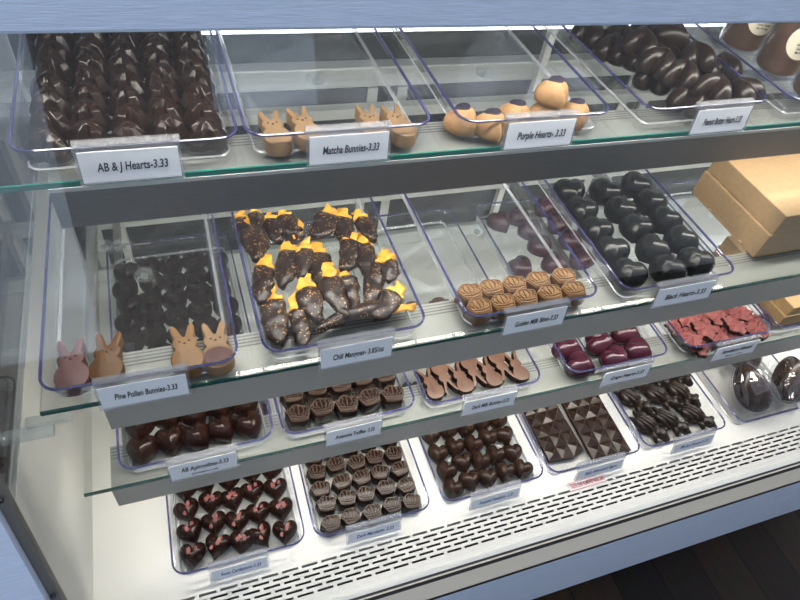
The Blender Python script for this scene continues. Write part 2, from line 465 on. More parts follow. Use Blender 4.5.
bm = bmesh.new(); box(bm, XL - .1, XR, .30, 1.0, 0, ZC - 1.375); part('plinth', finish(bm, 'plinth', 'dark'))
bm = bmesh.new(); box(bm, XL - .9, XR, .405, .95, ZC - .197, ZC - .13, bev=.003); part('top_board', finish(bm, 'top_board', 'board'))
# front glass, leaning back from the gasket to the top board
def gy(z): return .260 + .2 * (z - (ZC - 1.0))
bm = bmesh.new(); za, zb = DK - .004, ZC - .197
prism_x(bm, [(gy(za), za), (gy(zb) + 0, zb), (gy(zb) + .005, zb), (gy(za) + .005, za)], XL + .004, XR)
part('front_glass', finish(bm, 'front_glass', 'front'))
# left end: white panel, glass pane above it, metal frame and blue front board
zk = ZC - .675
bm = bmesh.new(); prism_x(bm, [(gy(DK) + .008, DK - .02), (gy(zk) + .008, zk), (YB, zk), (YB, DK - .02)], XL - .008, XL); part('side_panel', finish(bm, 'side_panel', 'wallw'))
bm = bmesh.new(); prism_x(bm, [(gy(zk) + .008, zk), (gy(zb) + .008, zb), (YB, zb), (YB, zk)], XL - .006, XL - .001); part('end_glass', finish(bm, 'end_glass', 'shelf'))
bm = bmesh.new(); prism_x(bm, [(gy(DK) - .004, DK - .02), (gy(zb) - .004, zb), (gy(zb) + .007, zb), (gy(DK) + .007, DK - .02)], XL + .000, XL + .010)
fr = part('end_frame', finish(bm, 'end_frame', 'frame'))
for zz in (ZC - .618, ZC - .80, ZC - .98):
    bm = bmesh.new(); cyl(bm, (XL + .005, gy(zz) - .005, zz), .0028, .003, 'Y'); link('bolt', finish(bm, 'bolt', 'bolt', True, 40), fr)
bm = bmesh.new(); prism_x(bm, [(gy(DK - .3) - .012, DK - .3), (gy(zb) - .012, zb), (gy(zb) + .01, zb), (gy(DK - .3) + .01, DK - .3)], XL - .32, XL - .0005)
part('end_board', finish(bm, 'end_board', 'board'))
for y, z in ((.46, ZC - .69), (.40, ZC - .62)):
    bm = bmesh.new(); box(bm, XL + .001, XL + .05, y - .006, y + .006, z - .002, z + .008, bev=.001); part('glass_clip', finish(bm, 'glass_clip', 'clip'))
# back of the case: sliding doors, rails, tubes
bm = bmesh.new(); box(bm, XL, XR, YB, YB + .03, DK - .02, zb); part('back_panel', finish(bm, 'back_panel', 'backdrop'))
for k in range(3):
    x0 = XL + .03 + k * .6
    bm = bmesh.new(); box(bm, x0, x0 + .56, YB - .022, YB - .010, ZC - .98, ZC - .60, bev=.002); d = part('rear_door', finish(bm, 'rear_door', 'door'))
    for xa in (x0, x0 + .54):
        bm = bmesh.new(); box(bm, xa, xa + .02, YB - .026, YB - .009, ZC - .98, ZC - .60); link('door_stile', finish(bm, 'door_stile', 'doorrail'), d)
for z0, z1 in ((ZC - .595, ZC - .555), (ZC - 1.02, ZC - .985)):
    bm = bmesh.new(); box(bm, XL, XR, YB - .03, YB, z0, z1, bev=.003); part('door_rail', finish(bm, 'door_rail', 'doorrail'))
for x in (-.135, .70):
    bm = bmesh.new(); box(bm, x, x + .014, .985, .999, DK, zb); part('shelf_post', finish(bm, 'shelf_post', 'postw'))
# lamp under the top board
bm = bmesh.new(); box(bm, XL + .05, XR, .50, .54, ZC - .215, ZC - .198); tl = part('top_lamp', finish(bm, 'top_lamp', 'alu'))
bm = bmesh.new(); box(bm, XL + .06, XR - .01, .506, .534, ZC - .219, ZC - .2151); link('lamp_diffuser', finish(bm, 'lamp_diffuser', 'led_top'), tl)
bm = bmesh.new(); box(bm, XL + .05, XR, .965, 1.0, ZC - .472, ZC - .452); tl = part('rear_lamp', finish(bm, 'rear_lamp', 'alu'))
bm = bmesh.new(); box(bm, XL + .06, XR - .01, .960, .9649, ZC - .4695, ZC - .455); link('lamp_diffuser', finish(bm, 'lamp_diffuser', 'led_soft'), tl)

# -- three glass shelves, each with a metal light rail under its front edge
def shelf(label, row, y0, x0, xr, railmat, hrail, bumps):
    z = FL[row]
    t = thing('glass_shelf', label, 'shelf', (0, 0, 0), group='glass shelves in the case')
    th = .006
    bm = bmesh.new(); box(bm, x0, XR, y0 + .002, y0 + .455, z - th, z); link('pane', finish(bm, 'pane', 'shelf'), t)
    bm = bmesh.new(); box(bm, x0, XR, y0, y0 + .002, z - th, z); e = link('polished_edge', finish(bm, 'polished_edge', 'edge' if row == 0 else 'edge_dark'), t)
    e['label'] = 'green polished glass edge'
    zr = z - th
    bm = bmesh.new()
    prism_x(bm, [(y0 + .001, zr), (y0 + .001, zr - hrail), (y0 + .006, zr - hrail), (y0 + .006, zr - .007), (y0 + .064, zr - .007), (y0 + .064, zr)], xr, XR)
    rl = link('light_rail', finish(bm, 'light_rail', railmat), t)
    bm = bmesh.new(); box(bm, xr, XR, y0 + .008, y0 + .066, zr - .0005, zr + .0004)
    tp = link('rail_cap', finish(bm, 'rail_cap', 'rail_top'), rl)
    if row == 0:
        bm = bmesh.new(); box(bm, xr, XR, y0 - .0006, y0 + .002, zr - .005, zr, bev=.0006); link('rail_lip_highlight', finish(bm, 'rail_lip_highlight', 'doorrail'), rl)  # pale strip: highlight on the rail's top lip put into the colour
    bm = bmesh.new()
    for k in range(4): box(bm, xr, XR, y0 + .046 + k * .005, y0 + .0478 + k * .005, zr + .0004, zr + .0007)
    link('rail_groove', finish(bm, 'rail_groove', 'groove'), rl)
    bm = bmesh.new(); box(bm, xr + .01, XR - .01, y0 + .014, y0 + .040, zr - .011, zr - .0071); link('lamp_diffuser', finish(bm, 'lamp_diffuser', 'led'), rl)
    # rear support bar and arms
    bm = bmesh.new(); box(bm, x0, XR, .955, .975, zr - .02, zr); link('support_bar', finish(bm, 'support_bar', 'doorrail'), t)
    for ax in (-.135, .70):
        bm = bmesh.new(); box(bm, ax, ax + .012, y0 + .07, .985, zr - .018, zr, bev=.002); link('support_arm', finish(bm, 'support_arm', 'postg'), t)
    for bx, by in bumps:
        bm = bmesh.new(); cyl(bm, (bx, by, zr - .002), .012, .004, n=24); b = link('clear_bumper', finish(bm, 'clear_bumper', 'clip', True, 40), t)
        bm = bmesh.new(); cyl(bm, (bx, by, zr - .0045), .0045, .004, n=16); link('metal_pin', finish(bm, 'metal_pin', 'rail_top', True, 40), b)
    return t
shelf('upper glass shelf with a dark brushed steel rail along its green edge', 0, .5185, -.19, -.12, 'steel', .05, [(.175, .697), (.409, .697), (.72, .697)])
shelf('middle glass shelf, holding the mango slices, above a grey metal rail', 1, .4145, -.178, -.12, 'alu', .054, [(-.066, .605), (.415, .608), (.72, .605), tuple(at(103, 242, FL[1]).xy), tuple(at(122, 241, FL[1]).xy)])
shelf('lowest glass shelf, just above the white slotted deck', 2, .4165, -.182, -.15, 'alu', .050, [(.2, .61), (.65, .61)])

# ------------------------------------------------------------------ trays
TW, TL = .2, .425
def rring(i, z, r=.020, n=6):
    rr = max(r - i, .003); x0, x1, y0, y1 = i, TW - i, i, TL - i; p = []
    for cx, cy, a0 in ((x1 - rr, y0 + rr, -PI / 2), (x1 - rr, y1 - rr, 0), (x0 + rr, y1 - rr, PI / 2), (x0 + rr, y0 + rr, PI)):
        for k in range(n + 1):
            a = a0 + PI / 2 * k / n; p.append((cx + rr * math.cos(a), cy + rr * math.sin(a), z))
    return p
def tray_meshes():
    bm = bmesh.new()
    rings = [rring(.016, .0030), rring(.012, .0042), rring(.0095, .0075), rring(.0042, .0275), rring(.002, .0285), rring(-.001, .0285),
             rring(.001, .0262), rring(.0066, .0070), rring(.0095, .0016), rring(.0135, 0)]
    loft(bm, rings); body = finish(bm, 'body', 'tray', True, 50)
    bm = bmesh.new(); loft(bm, [rring(-.0012, .0286), rring(-.0014, .0306), rring(-.0002, .0313), rring(.0014, .0306), rring(.0014, .0286)], closed=True)
    rim = finish(bm, 'rim', 'rim', True, 50)
    bm = bmesh.new(); loft(bm, [rring(.0098, .0004), rring(.0072, .0036), rring(.0088, .0048), rring(.0112, .0016)], closed=True)  # added ring that carries the base highlight in its haze
    return body, rim, finish(bm, 'base_highlight_ring', 'base_highlight', True, 50)
TB, TR_, TE = tray_meshes()
TX = [[-.1425, .0659, .2994, .5525, .790], [-.1709, .0583, .3124, .5515], [-.1331, .0796, .2956, .5481, .7878, 1.000], [-.1011, .1147, .3384, .5502, .7619, .9933]]
TYAW = [[.12, .6, .12, 1.15, 0], [-.29, .51, .68, .03], [.93, .73, 0, -.06, .17, 0], [.04, -.1, .46, -.13, .2, -.39]]
TLAB = [['clear tray of faceted hearts at the left of the upper shelf', 'clear tray with four tan bunnies on the upper shelf', 'clear tray of tan hearts with purple tops on the upper shelf',
         'clear tray heaped with smooth dark hearts on the upper shelf', 'clear tray carrying the cocoa jars on the upper shelf'],
        ['clear tray with four bunnies at the left of the middle shelf', 'clear tray filled with chocolate dipped mango slices', 'clear tray of golden crowns, mostly empty, on the middle shelf', 'clear tray of black hearts beside the kraft box'],
        ['clear tray of plain dark hearts at the left of the lowest shelf', 'clear tray of crown truffles on the lowest shelf', 'clear tray of flat interlocked milk chocolate bunnies', 'clear tray of glossy purple hearts on the lowest shelf',
         'clear tray of pink strawberry bark on the lowest shelf', 'clear tray holding a kraft box at the right of the lowest shelf'],
        ['clear tray of petal-topped hearts at the left of the deck', 'clear tray of crown chocolates on the white deck', 'clear tray of small plain hearts on the white deck', 'clear tray with two faceted chocolate bars on the deck',
         'clear tray of chocolate frogs on the white deck', 'clear tray with cellophane-wrapped eggs on the white deck']]
for r in range(4):
    for k, x in enumerate(TX[r]):
        t = thing('display_tray', TLAB[r][k], 'tray', (x, YF[r], FL[r]), (0, 0, math.radians(TYAW[r][k])), 'clear acrylic trays in the case')
        link('body', TB, t); link('rim', TR_, t); link('base_highlight_ring', TE, t)
TF = .0033                                  # tray floor thickness
def fz(r): return FL[r] + TF

# ------------------------------------------------------------------ price labels
CW, CH = .088, .033
def holder_mesh(w, r):
    bm = bmesh.new(); HB = -.0375 if r < 3 else -.035
    # back sheet, front lip, and the hook that goes over the rim
    prism_x(bm, [(-.0012, HB), (-.0012, .001), (.0062, .004), (.0068, -.006), (.0060, -.006), (.0054, .0030), (-.0002, .0006), (-.0002, HB + .0015), (-.0034, HB + .003), (-.0040, HB)], -w / 2 - .003, w / 2 + .003)
    return finish(bm, 'holder', 'holder')
HM = {}
def label(r, k, xoff, w, tilt, txt, lab, sub=None, mat='ink', tw=.72, drop=0):
    x = TX[r][k] + xoff + w / 2; drop -= .004; LB = -.0365 if r < 3 else -.034; CH = .032 if r < 3 else .026
    t = thing('price_label', lab, 'price label', (x, YF[r] - .0062, RIM[r] - drop), (math.radians(-tilt), 0, math.radians(TYAW[r][k])), 'price labels clipped to the trays')
    link('holder', holder_mesh(w, r), t)
    bm = bmesh.new(); box(bm, -w / 2, w / 2, -.0026, -.0018, LB, LB + CH)
    link('card', finish(bm, 'card', 'paper'), t)
    o = link('lettering', text_mesh(txt, .0125, mat, .15, w * tw), t, (w * .02, -.0028, LB + CH * .48 + (.003 if sub else 0)), (PI / 2, 0, 0))
    if sub: link('lettering', text_mesh(sub, .005, mat, .15, w * .4), t, (0, -.0028, LB + .006), (PI / 2, 0, 0))
TT = (7, 7, 7, 38)
label(0, 0, .055, .087, 6, 'AB & J Hearts-3.33', 'white price label on the tray of faceted hearts, upper left')
label(0, 1, .060, .085, 6, 'Matcha Bunnies-3.33', 'white price label on the tray of four tan bunnies')
label(0, 2, .053, .088, 8, 'Purple Hearts- 3.33', 'white price label on the tray of tan hearts with purple tops')
label(0, 3, .068, .088, 8, 'Peanut Butter Heart-3.33', 'white price label on the tray heaped with smooth dark hearts')
label(1, 0, .054, .088, 8, 'Pine Pollen Bunnies-3.33', 'white price label on the middle shelf tray of four bunnies')
label(1, 1, .062, .088, 8, 'Chili Mangoes- 3.85/oz', 'white price label on the tray of mango slices')
label(1, 2, .050, .090, 8, 'Golden Milk Bites-3.33', 'white price label on the tray of golden crowns')
label(1, 3, .050, .100, 10, 'Black Hearts-3.33', 'white price label on the tray of black hearts')
label(2, 0, .059, .086, 8, 'AB Aphrodites-3.33', 'white price label on the lowest shelf tray of plain dark hearts', sub='Contains nuts')
label(2, 1, .058, .082, 8, 'Awesome Truffles- 3.33', 'white price label on the tray of crown truffles, lowest shelf')
label(2, 2, .058, .090, 8, 'Dark Milk Bunnies-3.33', 'white price label on the tray of flat interlocked bunnies', drop=.002)
label(2, 3, .064, .094, 8, 'Grape Hearts-3.33', 'white price label on the tray of glossy purple hearts', drop=.008)
label(2, 4, .062, .098, 8, 'Strawberry Almond', 'white price label on the tray of pink strawberry bark', sub='Bark - 3.33', drop=.008)
label(3, 0, .053, .083, 13, 'Rose Cardamom-3.33', 'white price label on the deck tray of petal-topped hearts', mat='blueink', drop=-.010)
label(3, 1, .050, .088, 13, 'Dark Mandarin- 3.33', 'white price label on the deck tray of crown chocolates', mat='blueink', drop=-.010)
label(3, 2, .046, .092, 13, 'Roasted Hazelnut- 3.33', 'white price label on the deck tray of small plain hearts', mat='blueink', drop=-.010)
label(3, 3, .048, .098, 13, 'Salt Almond Bars', 'white price label on the deck tray of faceted bars', mat='blueink', drop=-.010)
label(3, 4, .055, .095, 13, 'PB & J Frogs-3.33', 'white price label on the deck tray of chocolate frogs', mat='blueink', drop=-.010)

# red sticker on the deck
a, b = at(568, 487, DK), at(606, 478, DK)
bm = bmesh.new(); box(bm, -.041, .041, -.0085, .0085, 0, .0004)
st = tag(link('sticker', None, None, (*((a + b) / 2).xy, DK + .0001), (0, 0, math.radians(1))), 'small white sticker with red lettering on the deck above the air slots', 'sticker')
link('sheet', finish(bm, 'sheet', 'paper'), st)
link('lettering', text_mesh('TASTE OUR ALMOND BARK BAR', .012, 'redink', 0, .074), st, (0, 0, .0006))
bm = bmesh.new(); ribbon(bm, [(-.0395, -.0073), (.0395, -.0073), (.0395, .0073), (-.0395, .0073)], .0012, .0004, .0006, True); link('border', finish(bm, 'border', 'redink'), st)

# ------------------------------------------------------------------ filling the trays
ORD = ['front', 'second', 'third', 'fourth', 'fifth', 'sixth', 'seventh', 'eighth', 'ninth', 'tenth', 'eleventh', 'twelfth']
def rowname(j): return 'front row' if j == 0 else ORD[j] + ' row from front'
def colname(i, n):
    if n == 1: return 'alone'
    if i == 0: return 'leftmost'
    if i == n - 1: return 'rightmost'
    if n % 2 and i == n // 2: return 'middle'
    return ORD[i] + ' from left' if i < n / 2 else ORD[n - 1 - i] + ' from right'
def protoset(name, meshes):
    """meshes: list of (part name, mesh) or a single mesh"""
    return name, meshes
def put(proto, loc, rz, lab, cat, group, rx=0, ry=0, s=1):
    name, ms = proto
    if not isinstance(ms, list):
        o = link(name, ms, None, loc, (rx, ry, rz))
    else:
        o = link(name, None, None, loc, (rx, ry, rz)); o.empty_display_size = .01
        for e in ms:
            c = link(e[0], e[1], o, e[2] if len(e) > 2 else (0, 0, 0))
            if len(e) > 3: c['label'] = e[3]
    o.scale = (s, s, s)
    return tag(o, lab, cat, group)
J = lambda k: (random.random() - .5) * 2 * k

def grid(protos, r, k, ncol, nrow, x0, dx, y0, dy, what, where, cat, group, rz=0, jr=.15, jp=.0015, stag=0, shear=0, keep=None):
    c, s_ = math.cos(math.radians(TYAW[r][k])), math.sin(math.radians(TYAW[r][k]))
    for j in range(nrow):
        for i in range(ncol):
            if keep and not keep(i, j): continue
            lx, ly = x0 + dx * i + shear * j + J(jp), y0 + dy * j + (stag if i % 2 else 0) + J(jp)
            p = (TX[r][k] + lx * c - ly * s_, YF[r] + lx * s_ + ly * c, fz(r) + .0002)
            put(random.choice(protos), p, rz + J(jr), '%s, %s, %s, %s' % (what, rowname(j), colname(i, ncol), where), cat, group)

# upper shelf, leftmost tray: faceted hearts
fh = [protoset('faceted_heart', facet_heart('faceted_heart', 'choc', .0415, .039, .027, s)) for s in range(6)]
grid(fh, 0, 0, 5, 9, .028, .0362, .034, .0335, 'faceted dark heart', 'upper left tray', 'chocolate', 'faceted hearts in the upper left tray', PI, .35, .0012, .010)

# bunnies
def bunny(bodymat, L, h, face=True, belly=None, wide=1.0, body=None):
    ms = [('body', body or bunny_mesh('body', bodymat, L, h, wide=wide))]
    if belly:
        bm = bmesh.new(); pts = [(.235 * L * math.cos(t), -.265 * L + .195 * L * math.sin(t)) for t in [2 * PI * i / 24 for i in range(24)]]
        slab(bm, pts, h - .0006, .0016, .0006); ms.append(('belly', finish(bm, 'belly', belly, True, 40), (0, 0, 0), 'mauve belly'))
    if face:
        for sx in (-1, 1):
            bm = bmesh.new(); ellipsoid(bm, (0, 0, 0), (.022 * L, .022 * L, .0008), u=8, v=5); ms.append(('eye', finish(bm, 'eye', 'face', True), (sx * .075 * L, .12 * L, h)))
        bm = bmesh.new(); ellipsoid(bm, (0, 0, 0), (.026 * L, .018 * L, .0012), u=8, v=5); ms.append(('nose', finish(bm, 'nose', 'face', True), (0, .075 * L, h)))
    return ms
def lay(r, u, v, h): return at(u, v, fz(r) + h)
def putpx(proto, r, u, v, hh, rz, lab, cat, group, dz=0, rx=0, ry=0, s=1):
    p = at(u, v, fz(r) + dz + hh)
    return put(proto, (p.x, p.y, fz(r) + dz + .0002), rz, lab, cat, group, rx, ry, s)
BM = bunny_mesh('body', 'matcha', .064, .016, wide=.76)
def bn(mat, L, h, face, belly=None): return ('bunny', bunny(mat, L, h, face, belly))
ms = bunny('matcha', .062, .016, True, body=BM)
for i, (u, v, rz) in enumerate(((274, 125, .05), (304, 121, .1), (371, 118, -.05), (399, 118, .05))):
    putpx(('bunny', ms), 0, u, v, .018, rz, 'tan chocolate bunny lying on the upper shelf, %s of four' % colname(i, 4), 'chocolate bunny', 'tan bunnies on the upper shelf')
for (u, v, rz, mat, belly, lab) in ((70, 361, .05, 'mauve', None, 'mauve chocolate bunny, leftmost on the middle shelf'), (106, 354, -.08, 'ochre', None, 'dark ochre chocolate bunny beside the mauve one'),
                                    (185, 345, .05, 'ochre_pale', None, 'light ochre chocolate bunny left of the mauve-bellied bunny'), (216, 342, .0, 'matcha', 'mauve', 'tan chocolate bunny with a mauve belly and dark face dots')):
    putpx(('bunny', bunny(mat, .069, .016, True, belly, .86)), 1, u, v, .019, rz, lab, 'chocolate bunny', 'bunnies on the middle shelf')

# tan hearts with purple tops
def cap_mesh():
    bm = bmesh.new(); n = 12
    pts = [(.0098 * math.cos(2 * PI * i / n) * (1 + .35 * math.sin(2 * PI * i / n)), .0086 * math.sin(2 * PI * i / n)) for i in range(n)]
    slab(bm, pts, -.006, .0090, .0028); return finish(bm, 'petal_topping', 'petal_purple', True, 60)
TH_ = heart_mesh('shell', 'tan_shell', .043, .041, .027, .14, .34, 2.2, rnd=.36)
cap = cap_mesh(); tp = ('tan_heart', [('shell', TH_), ('petal_topping', cap, (.001, .006, .0245), 'purple petal topping')])
for (u, v, dz, rz, rx, lab) in ((465, 117, 0, .3, 0, 'tan heart with purple top, leftmost in its tray'), (494, 122, 0, .1, 0, 'tan heart with purple top, second from left, front'),
                            (517, 113, 0, -.2, 0, 'tan heart with purple top, just left of the stacked hearts'), (549, 110, 0, .2, 0, 'tan heart with purple top, half hidden behind the price label'),
                            (577, 111, 0, -.1, 0, 'tan heart with purple top, rightmost in its tray'), (556, 89, .0275, .1, .10, 'tan heart with purple top, perched on two others')):
    putpx(tp, 0, u, v, .017, rz, lab, 'chocolate', 'tan hearts with purple tops', dz, rx)

# heap of smooth dark hearts
ph = protoset('smooth_heart', heart_mesh('smooth_heart', 'choc_satin', .054, .058, .031, .50, .30, 2.8, rnd=.1))
heap = [(592, 31, 0, 2.2, 0), (620, 34, 0, 2.5, 0), (648, 31, 0, 2.0, 0), (630, 53, 0, 2.3, .1), (664, 52, 0, 2.6, 0), (673, 34, .022, .4, .15), (656, 74, 0, 2.4, 0),
        (700, 66, 0, 2.9, 0), (683, 72, .020, 2.3, .05), (688, 96, 0, 2.5, 0), (714, 86, .018, 2.2, .1), (744, 90, .004, -2.9, .3), (724, 64, 0, 2.7, 0), (641, 40, .022, 2.4, .05),
        (661, 60, .022, 2.1, .05), (614, 45, .0, 2.6, 0), (697, 54, .020, 2.8, .1)]
hl = ['at the back left corner', 'second from the back left', 'at the back middle', 'on the left side, mid tray', 'in the middle of the tray', 'lying flat on top at the back', 'on the left side, near front',
      'on the right side, mid tray', 'on top near the centre front', 'at the front left by the label', 'largest looking, front and on top', 'at the front right, leaning', 'at the right edge, behind the leaning one', 'on top towards the back left',
      'on top, left of the tray centre', 'left edge, tray back half', 'on top, right of the tray centre']
for (u, v, dz, rz, rx), l in zip(heap, hl):
    putpx(ph, 0, u, v, .016, rz, 'smooth dark heart in the upper right heap, %s' % l, 'chocolate', 'smooth hearts heaped on the upper shelf', dz, rx, J(.12))

# jars of cocoa
def jar_meshes():
    n = 28; ring = lambda r, z: [(r * math.cos(2 * PI * i / n), r * math.sin(2 * PI * i / n), z) for i in range(n)]
    bm = bmesh.new(); loft(bm, [ring(.029, 0), ring(.0325, .002), ring(.0335, .01), ring(.0345, .125), ring(.033, .125), ring(.0322, .010), ring(.028, .006)]); body = finish(bm, 'jar_body', 'tray', True, 50)
    bm = bmesh.new(); loft(bm, [ring(.027, .0075), ring(.0312, .012), ring(.0320, .100), ring(.020, .104)]); fill = finish(bm, 'cocoa', 'cocoa', True, 60)
    bm = bmesh.new(); loft(bm, [ring(.035, .125), ring(.036, .127), ring(.036, .138), ring(.0345, .140)]); lid = finish(bm, 'lid', 'clip', True, 50)
    bm = bmesh.new(); m = 24; R0 = .0352
    c = bm.verts.new((0, -R0, .062)); vs = []
    for i in range(m):
        x, z = .0255 * math.cos(2 * PI * i / m), .0255 * math.sin(2 * PI * i / m)
        vs.append(bm.verts.new((R0 * math.sin(x / R0), -R0 * math.cos(x / R0), .062 + z)))
    mid = []
    for i in range(m):
        x, z = .014 * math.cos(2 * PI * i / m), .014 * math.sin(2 * PI * i / m)
        mid.append(bm.verts.new((R0 * math.sin(x / R0), -R0 * math.cos(x / R0), .062 + z)))
    for i in range(m):
        bm.faces.new((vs[i], vs[(i + 1) % m], mid[(i + 1) % m], mid[i])); bm.faces.new((mid[i], mid[(i + 1) % m], c))
    lab = finish(bm, 'round_label', 'cream', True)
    return body, fill, lid, lab
jb, jf, jl, jlab = jar_meshes()
for (x, y, lab) in ((*at(737, 48, fz(0)).xy, 'clear jar of cocoa with round cream label, farthest back of three'), (*at(772, 72, fz(0)).xy, 'clear jar of cocoa with round cream label, middle of three'), (*at(809, 99, fz(0)).xy, 'clear jar of cocoa at the front right, cut by picture edge')):
    t = thing('cocoa_jar', lab, 'jar', (x, y, fz(0) + .0003), (0, 0, -.35), 'cocoa jars on the upper shelf')
    link('jar_body', jb, t); link('cocoa', jf, t); link('lid', jl, t); lb = link('round_label', jlab, t)
    for k in range(3):
        link('lettering', text_mesh(('Drinking Cocoa', 'Cacao, Sugar', 'Net Wt 8 oz')[k], .0042, 'ink', 0, (.024, .02, .018)[k]), lb, (0, -.0355, .058 - k * .0055), (PI / 2, 0, 0))

# mango slices
def mango_slice(tip, end, w, seed, bend, lift):
    rnd = random.Random(seed); base = Vector(((tip + end).xy / 2).to_3d())
    a, b = tip - base, end - base; a.z = b.z = 0
    d = (b - a); side = Vector((-d.y, d.x, 0)).normalized()
    def path(t): return a + d * t + side * bend * math.sin(PI * t)
    def build(t0, t1, wf, th, jag, nt=13, nr=12):
        rings = []
        for i in range(nt):
            t = t0 + (t1 - t0) * i / (nt - 1); p = path(t); q = path(t + .01) - path(t - .01); q.normalize(); s = Vector((-q.y, q.x, 0))
            ww = w * wf(t); row = []
            for k in range(nr):
                an = 2 * PI * k / nr
                o = s * math.cos(an) * ww / 2 + Vector((0, 0, (th * .5 if jag else th * .6) * math.sin(an) * (.45 + .55 * wf(t))))
                pt = p + o + Vector((0, 0, th * .6 + (jag * math.sin(t * 26 + seed) * .004 * math.cos(an))))
                nz = noise.noise_vector(pt * 95 + Vector((seed * 3.1, 0, 0))) * .0036
                pt += nz; pt.z = max(pt.z, 0); row.append(tuple(pt))
            rings.append(row)
        bm = bmesh.new(); loft(bm, rings); return bm
    wb = lambda t: max(.25, (math.sin(PI * min(1, (t * .78 + .18))) ** .55)) * (1 + .1 * math.sin(t * 9 + seed))
    wt = lambda t: (.55 + .45 * min(1, (t + .02) / .28)) * .80 * (1 + .12 * math.sin(t * 30 + seed))
    bm = build(.30, 1.0, wb, .014, 0); body = finish(bm, 'dipped_body', 'mango_choc', True)
    bm = build(-.04, .37, wt, .0075, 1, 9); tp_ = finish(bm, 'mango_tip', 'mango', True)
    o = thing('mango_slice', '', 'mango slice', (base.x, base.y, fz(1) + lift), (0, 0, 0), 'chocolate dipped mango slices')
    link('dipped_body', body, o); c = link('mango_tip', tp_, o, (0, 0, .0035)); c['label'] = 'bare orange mango tip'
    return o
mz = lambda x, y: at(220 + x / 3.636, 190 + y / 3.636, fz(1) + .010)
ML = [((695, 430), (350, 515), .020, -.012, .004, 'long curved one lying across the front of the tray'),
      ((180, 345), (215, 560), .029, 0, 0, 'front left corner'), ((268, 385), (302, 575), .022, .002, 0, 'second from left at the front'),
      ((308, 330), (360, 490), .027, -.003, .006, 'third from left at the front'), ((392, 285), (462, 480), .026, -.006, .008, 'in the centre front with upright tip'),
      ((443, 275), (492, 450), .021, .003, 0, 'right of the centre front one'), ((650, 355), (562, 480), .027, .003, .006, 'front right corner, tip pointing right'),
      ((165, 245), (148, 420), .025, 0, .004, 'left edge, second from front'), ((255, 185), (222, 360), .028, .003, .004, 'left of centre, middle of the tray'),
      ((312, 200), (296, 330), .019, 0, .008, 'narrow one in the middle of the tray'), ((350, 195), (368, 345), .030, 0, 0, 'centre of the tray, mostly coated'),
      ((605, 230), (545, 420), .028, -.004, .002, 'right side, middle of the tray'), ((475, 160), (450, 300), .027, .004, .003, 'right of centre, behind the front rows'),
      ((520, 165), (540, 320), .026, 0, .002, 'right of centre with frilled tip'), ((620, 255), (612, 350), .022, 0, .010, 'right edge, stacked on another'),
      ((105, 110), (135, 265), .030, .003, .006, 'left edge, back half, wide fanned tip'), ((175, 95), (215, 190), .026, 0, .003, 'back left'), ((232, 90), (262, 175), .025, 0, .006, 'back row, third from left'),
      ((292, 120), (250, 215), .022, 0, .001, 'left of centre, back half'), ((400, 75), (345, 180), .034, .003, .006, 'back centre, heavily sprinkled'), ((445, 75), (452, 190), .027, 0, .002, 'back, right of centre'),
      ((495, 85), (560, 190), .024, 0, .004, 'back right corner'), ((75, 85), (95, 180), .020, 0, .001, 'back left corner against the wall'), ((128, 88), (140, 160), .018, 0, .009, 'back left, second from the wall')]
for i, (a, b, w, bend, lift, l) in enumerate(ML):
    o = mango_slice(mz(*a), mz(*b), w * 1.18, i, bend, .0005 + lift)
    o['label'] = 'chocolate dipped mango slice, ' + l

# golden crowns
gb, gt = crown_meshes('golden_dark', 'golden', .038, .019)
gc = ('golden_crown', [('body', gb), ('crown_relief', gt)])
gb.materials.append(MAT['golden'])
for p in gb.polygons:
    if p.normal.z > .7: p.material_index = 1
zc = lambda x, y: (400 + x / 4, 170 + y / 4)
for j, pts in enumerate((((318, 548), (412, 530), (502, 510), (600, 492), (695, 478)), ((280, 490), (365, 472), (458, 458), (553, 440), (655, 425)))):
    for i, q in enumerate(pts):
        u, v = zc(*q)
        putpx(gc, 1, u, v, .017, J(.12), 'golden brown crown chocolate, %s, %s, on the middle shelf' % (rowname(j), colname(i, 5)), 'chocolate', 'golden crowns on the middle shelf')

# black hearts
bh = protoset('black_heart', heart_mesh('black_heart', 'choc_black', .057, .053, .032, .10, .36, 2.8, rnd=.52))
zc = lambda x, y: (540 + x / 3.077, 160 + y / 3.077)
BH = [[(275, 348), (225, 278), (175, 215), (130, 152), (95, 95)], [(395, 337), (345, 272), (300, 208), (248, 152), (203, 97)], [(482, 312), (432, 243), (385, 183), (340, 128), (295, 75)]]
for i, c in enumerate(BH):
    for j, q in enumerate(c):
        u, v = zc(*q)
        putpx(bh, 1, u, v, .015, (-.2 if i else .3) - .75 + J(.3), 'glossy black heart, %s, %s of three columns' % (rowname(j), ('left', 'middle', 'right')[i]), 'chocolate', 'black hearts on the middle shelf')

# kraft boxes
def kraft_box(x0, y0, z0, w, d, h1, h2, lab):
    t = thing('kraft_box', lab, 'box', (x0, y0, z0), (0, 0, 0), 'kraft boxes')
    bm = bmesh.new(); box(bm, 0, w, 0, d, 0, h1, bev=.001); link('box_base', finish(bm, 'box_base', 'kraft'), t)
    bm = bmesh.new(); box(bm, .005, w, .0015, d, h1 + .0006, h1 + h2, bev=.0015); link('lid', finish(bm, 'lid', 'kraft'), t)
    bm = bmesh.new()
    for yy in (.03, .11): box(bm, -.005, .0015, yy, yy + .007, .004, .0055)
    link('tab', finish(bm, 'tab', 'kraft'), t)
kraft_box(.838, .462, FL[1] + .0004, .30, .166, .047, .038, 'large lidded kraft box on the middle shelf beside the black hearts')
kraft_box(1.025, .442, fz(2) + .0004, .155, .20, .030, .024, 'kraft box lying in a tray on the lowest shelf')

